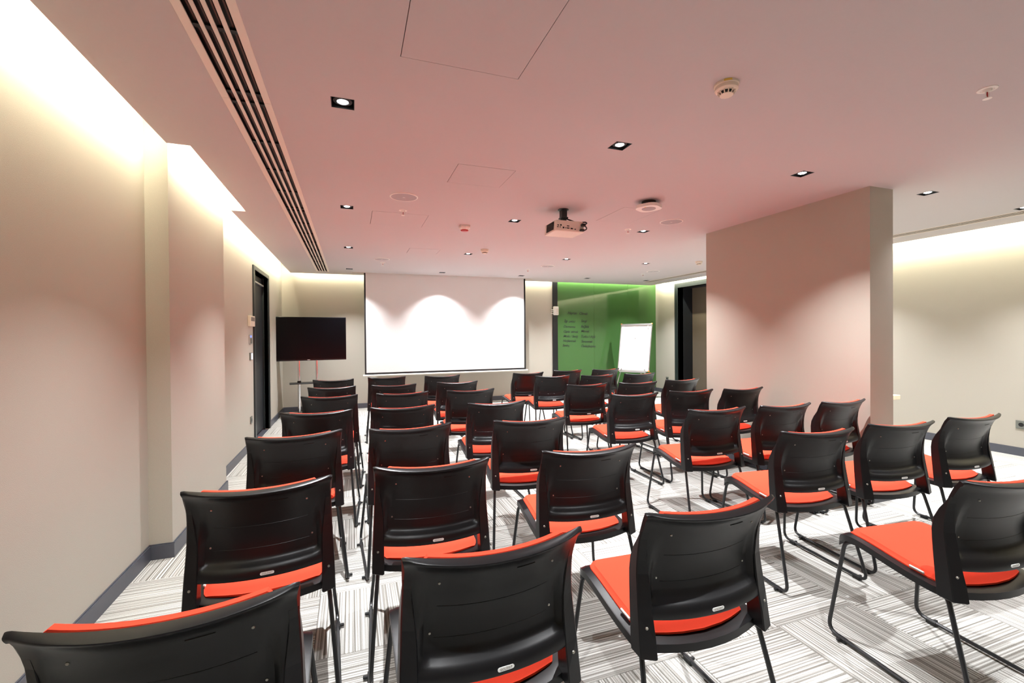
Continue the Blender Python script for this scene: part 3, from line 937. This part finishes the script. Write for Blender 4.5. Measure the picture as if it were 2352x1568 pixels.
def speaker(x, y, label):
    e = empty('ceiling_speaker', (x, y, H)); tag(e, label, 'speaker', 'round ceiling speakers')
    MB().lathe([(.116, 0), (.116, -.003), (.112, -.006), (.106, -.006), (.105, -.003)], n=40).build('rim', M['white'], e)
    MB().lathe([(.105, -.0035), (.104, -.005), (.0005, -.006)], n=40).build('grille', M['spk'], e)
    MB().rbox(-.010, .010, -.004, .004, -.0075, -.0055, .0005).build('maker_plate', M['white'], e)
speaker(.42, 3.86, 'round ceiling speaker before the sprinkler near the left diffuser')
speaker(.434, 7.06, 'small far round ceiling speaker above the left of the screen')
speaker(3.125, 3.86, 'round ceiling speaker to the right of the projector near the pillar')
speaker(3.116, 6.97, 'small far round ceiling speaker above the right of the screen')
speaker(5.246, 6.99, 'small far round ceiling speaker before the green glass board')

def smoke(x, y, rz, label, tape=False):
    e = empty('smoke_detector', (x, y, H), rz); tag(e, label, 'smoke detector', 'smoke detectors')
    MB().lathe([(.054, 0), (.055, -.010), (.052, -.014)], n=32).build('base', M['cream'], e)
    MB().lathe([(.050, -.014), (.051, -.028), (.046, -.034), (.040, -.036)], n=32).build('body', M['cream'], e)
    MB().lathe([(.030, -.034), (.026, -.050)], n=24).build('sensing_chamber', M['black'], e)
    for k in range(12):
        a = 2 * PI * k / 12
        MB().tube([(.040 * math.cos(a), .040 * math.sin(a), -.035), (.028 * math.cos(a), .028 * math.sin(a), -.052)], .0028, 6).build('cage_rib', M['cream'], e)
    MB().lathe([(.030, -.050), (.029, -.053), (.018, -.056), (.0005, -.057)], n=24).build('cap', M['cream'], e)
    if tape:
        vs, fs = [], []
        for k in range(7):
            a = R(215 + k * 6)
            for z in (-.001, -.010): vs.append((.0556 * math.cos(a), .0556 * math.sin(a), z))
        for k in range(6): fs.append((2 * k, 2 * k + 2, 2 * k + 3, 2 * k + 1))
        # a strip of tape with thickness
        o2 = [(v[0] * 1.012, v[1] * 1.012, v[2]) for v in vs]
        n = len(vs)
        fs2 = [tuple(i + n for i in f) for f in fs] + [(0, 1, 1 + n, n), (12, 13, 13 + n, 12 + n)]
        for k in range(6): fs2 += [(2 * k, 2 * k + 2, 2 * k + 2 + n, 2 * k + n), (2 * k + 1, 2 * k + 3, 2 * k + 3 + n, 2 * k + 1 + n)]
        MB().add(vs + o2, fs + fs2).build('yellow_tape', M['yellow'], e)
smoke(1.66, 1.66, 0, 'large near cream smoke detector with a yellow tape mark', True)
smoke(1.70, 5.88, .3, 'cream smoke detector beyond the projector above the screen')
smoke(5.25, 5.83, .2, 'cream smoke detector at the top edge of the pillar')

def sprinkler(x, y, label):
    e = empty('sprinkler_head', (x, y, H)); tag(e, label, 'sprinkler', 'fire sprinkler heads')
    MB().lathe([(.038, 0), (.037, -.003), (.026, -.005), (.022, -.002)], n=28).build('escutcheon', M['white'], e)
    MB().lathe([(.018, -.002), (.016, -.012), (.010, -.014)], n=16).build('body', M['white'], e)
    for s_ in (-1, 1):
        MB().tube(fillet([(s_ * .012, 0, -.010), (s_ * .016, 0, -.028), (s_ * .003, 0, -.044)], .008), .0026, 6).build('frame_arm', M['white'], e)
    MB().tube([(0, 0, -.014), (0, 0, -.040)], .0028, 8).build('glass_bulb', M['red_plastic'], e)
    MB().lathe([(.016, -.044), (.017, -.046), (.004, -.048)], n=20).build('deflector', M['white'], e)
sprinkler(2.89, 1.29, 'nearest white fire sprinkler with red bulb, top right of ceiling')
sprinkler(.457, 4.28, 'white fire sprinkler beside the near left round speaker')
sprinkler(.467, 7.39, 'far white fire sprinkler above the left of the screen')
sprinkler(2.89, 4.29, 'white fire sprinkler between the projector and a downlight')
sprinkler(2.94, 7.44, 'far white fire sprinkler above the right of the screen')
sprinkler(5.28, 7.35, 'far white fire sprinkler before the green glass board')

e = empty('alarm_sounder', (1.131, 4.67, H)); tag(e, 'white ceiling alarm sounder with red lens', 'alarm')
MB().prism([(-.05, -.05), (.05, -.05), (.05, .05), (-.05, .05)], -.020, 0).build('base', M['white'], e)
MB().lathe([(.062, -.018), (.060, -.03), (.045, -.048)], n=8, smooth=False).build('body', M['white'], e)
MB().lathe([(.045, -.047), (.038, -.060), (.02, -.063)], n=8, smooth=False).build('red_lens', M['red_plastic'], e)

e = empty('wireless_access_point', (2.46, 3.335, H), .5); tag(e, 'white rounded wireless access point standing off on a black mount', 'access point')
MB().lathe([(.060, 0), (.060, -.035), (.08, -.04)], n=28).build('mount', M['black'], e)
bm = bmesh.new(); bmesh.ops.create_cube(bm, size=1)
for v in bm.verts: v.co = (v.co.x * .20, v.co.y * .20, -.052 + v.co.z * .026)
bmesh.ops.bevel(bm, geom=[x for x in bm.edges if abs(x.verts[0].co.z - x.verts[1].co.z) > .01], offset=.07, segments=6, profile=.5, affect='EDGES')
MB().bm(bm, False).build('case', M['white'], e)
MB().lathe([(.06, -.0645), (.058, -.068), (.03, -.071), (.0005, -.0715)], n=28).build('dome', M['spk'], e)
MB().rbox(-.075, -.055, -.004, .004, -.067, -.0645, .001).build('indicator', M['yellow'], e)

# ---- projector hanging from the ceiling
e = empty('projector', (1.86, 3.80, H)); tag(e, 'cream ceiling projector on a black bracket with black cables', 'projector')
MB().lathe([(.05, 0), (.05, -.006), (.03, -.008)], n=20).build('ceiling_plate', M['dark_frame'], e)
MB().rbox(-.026, .026, -.03, .03, -.075, -.004, .003).rbox(-.034, .034, -.036, .036, -.088, -.074, .003).build('bracket', M['dark_frame'], e)
MB().lathe([(.03, -.086), (.03, -.115), (.024, -.12)], n=18).build('ball_joint', M['dark_frame'], e)
MB().rbox(-.09, .10, -.06, .05, -.128, -.118, .003).build('mounting_plate', M['dark_frame'], e)
zb, zt = -.228, -.130
cs = bmesh.new(); bmesh.ops.create_cube(cs, size=1)
for v in cs.verts:
    v.co = (v.co.x * (.285 if v.co.z > 0 else .30) + .01, v.co.y * .25 + .005, (zt + zb) / 2 + v.co.z * (zt - zb))
bmesh.ops.bevel(cs, geom=[x for x in cs.edges if abs(x.verts[0].co.z - x.verts[1].co.z) > .05], offset=.022, segments=4, profile=.5, affect='EDGES')
bmesh.ops.bevel(cs, geom=[x for x in cs.edges if abs(x.verts[0].co.z - x.verts[1].co.z) < .01], offset=.008, segments=2, profile=.5, affect='EDGES')
case = MB().bm(cs).build('case', M['proj'], e)
yb = -.1205
for (x, z, ww, hh_) in ((-.085, -.190, .018, .008), (-.062, -.188, .014, .014), (-.088, -.206, .016, .007), (-.068, -.206, .009, .008), (-.04, -.209, .016, .014), (-.02, -.210, .008, .008),
                        (.0, -.192, .024, .008), (.0, -.211, .026, .009), (.032, -.213, .024, .011), (.062, -.217, .016, .007)):
    x = x * 1.15 - .012; z += .012
    MB().box(x - ww / 2, x + ww / 2, yb - .001, yb + .006, z - hh_ / 2, z + hh_ / 2).build('port', M['black'], case)
for k in range(8):
    for q in range(6):
        y = -.075 + q * .026; z = -.145 - k * .0092
        MB().box(-.1425 + .0006 * k * -1, -.125, y - .008, y + .008, z - .003, z + .003).build('vent_hole', M['black'], case)
MB().tube([(.02, .142, -.180), (.02, .122, -.180)], .033, 20).build('lens', M['tv_glass'], case)
c1 = fillet([(.025, -.01, -.085), (.07, -.03, -.105), (.11, -.06, -.128), (.155, -.14, -.138), (.165, -.150, -.150), (.14, -.147, -.165)], .03, 4)
MB().tube(c1, .006, 7).build('cable', M['black'], e)
c2 = fillet([(.11, -.06, -.128), (.13, -.12, -.15), (.142, -.15, -.175), (.160, -.155, -.195), (.152, -.150, -.212), (.130, -.135, -.213), (.115, -.125, -.213)], .02, 4)
MB().tube(c2, .0055, 7).build('cable', M['black'], e)
MB().rbox(.108, .150, -.160, -.130, -.182, -.155, .006).build('cable_plug', M['black'], e)
MB().rbox(.10, .145, -.150, -.119, -.222, -.204, .006).build('cable_plug', M['black'], e)

# ---- table behind the pillar
e = empty('side_table', (4.61, 3.25, 0)); tag(e, 'pale wooden table end showing behind the pillar', 'table')
MB().rbox(-.42, .45, -.35, .35, .705, .75, .004).build('tabletop', M['wood'], e)
for sx in (-1, 1):
    for sy in (-1, 1):
        MB().rbox(sx * .34 - .02, sx * .34 + .02, sy * .26 - .02, sy * .26 + .02, 0, .705, .003).build('leg', M['alu'], e)
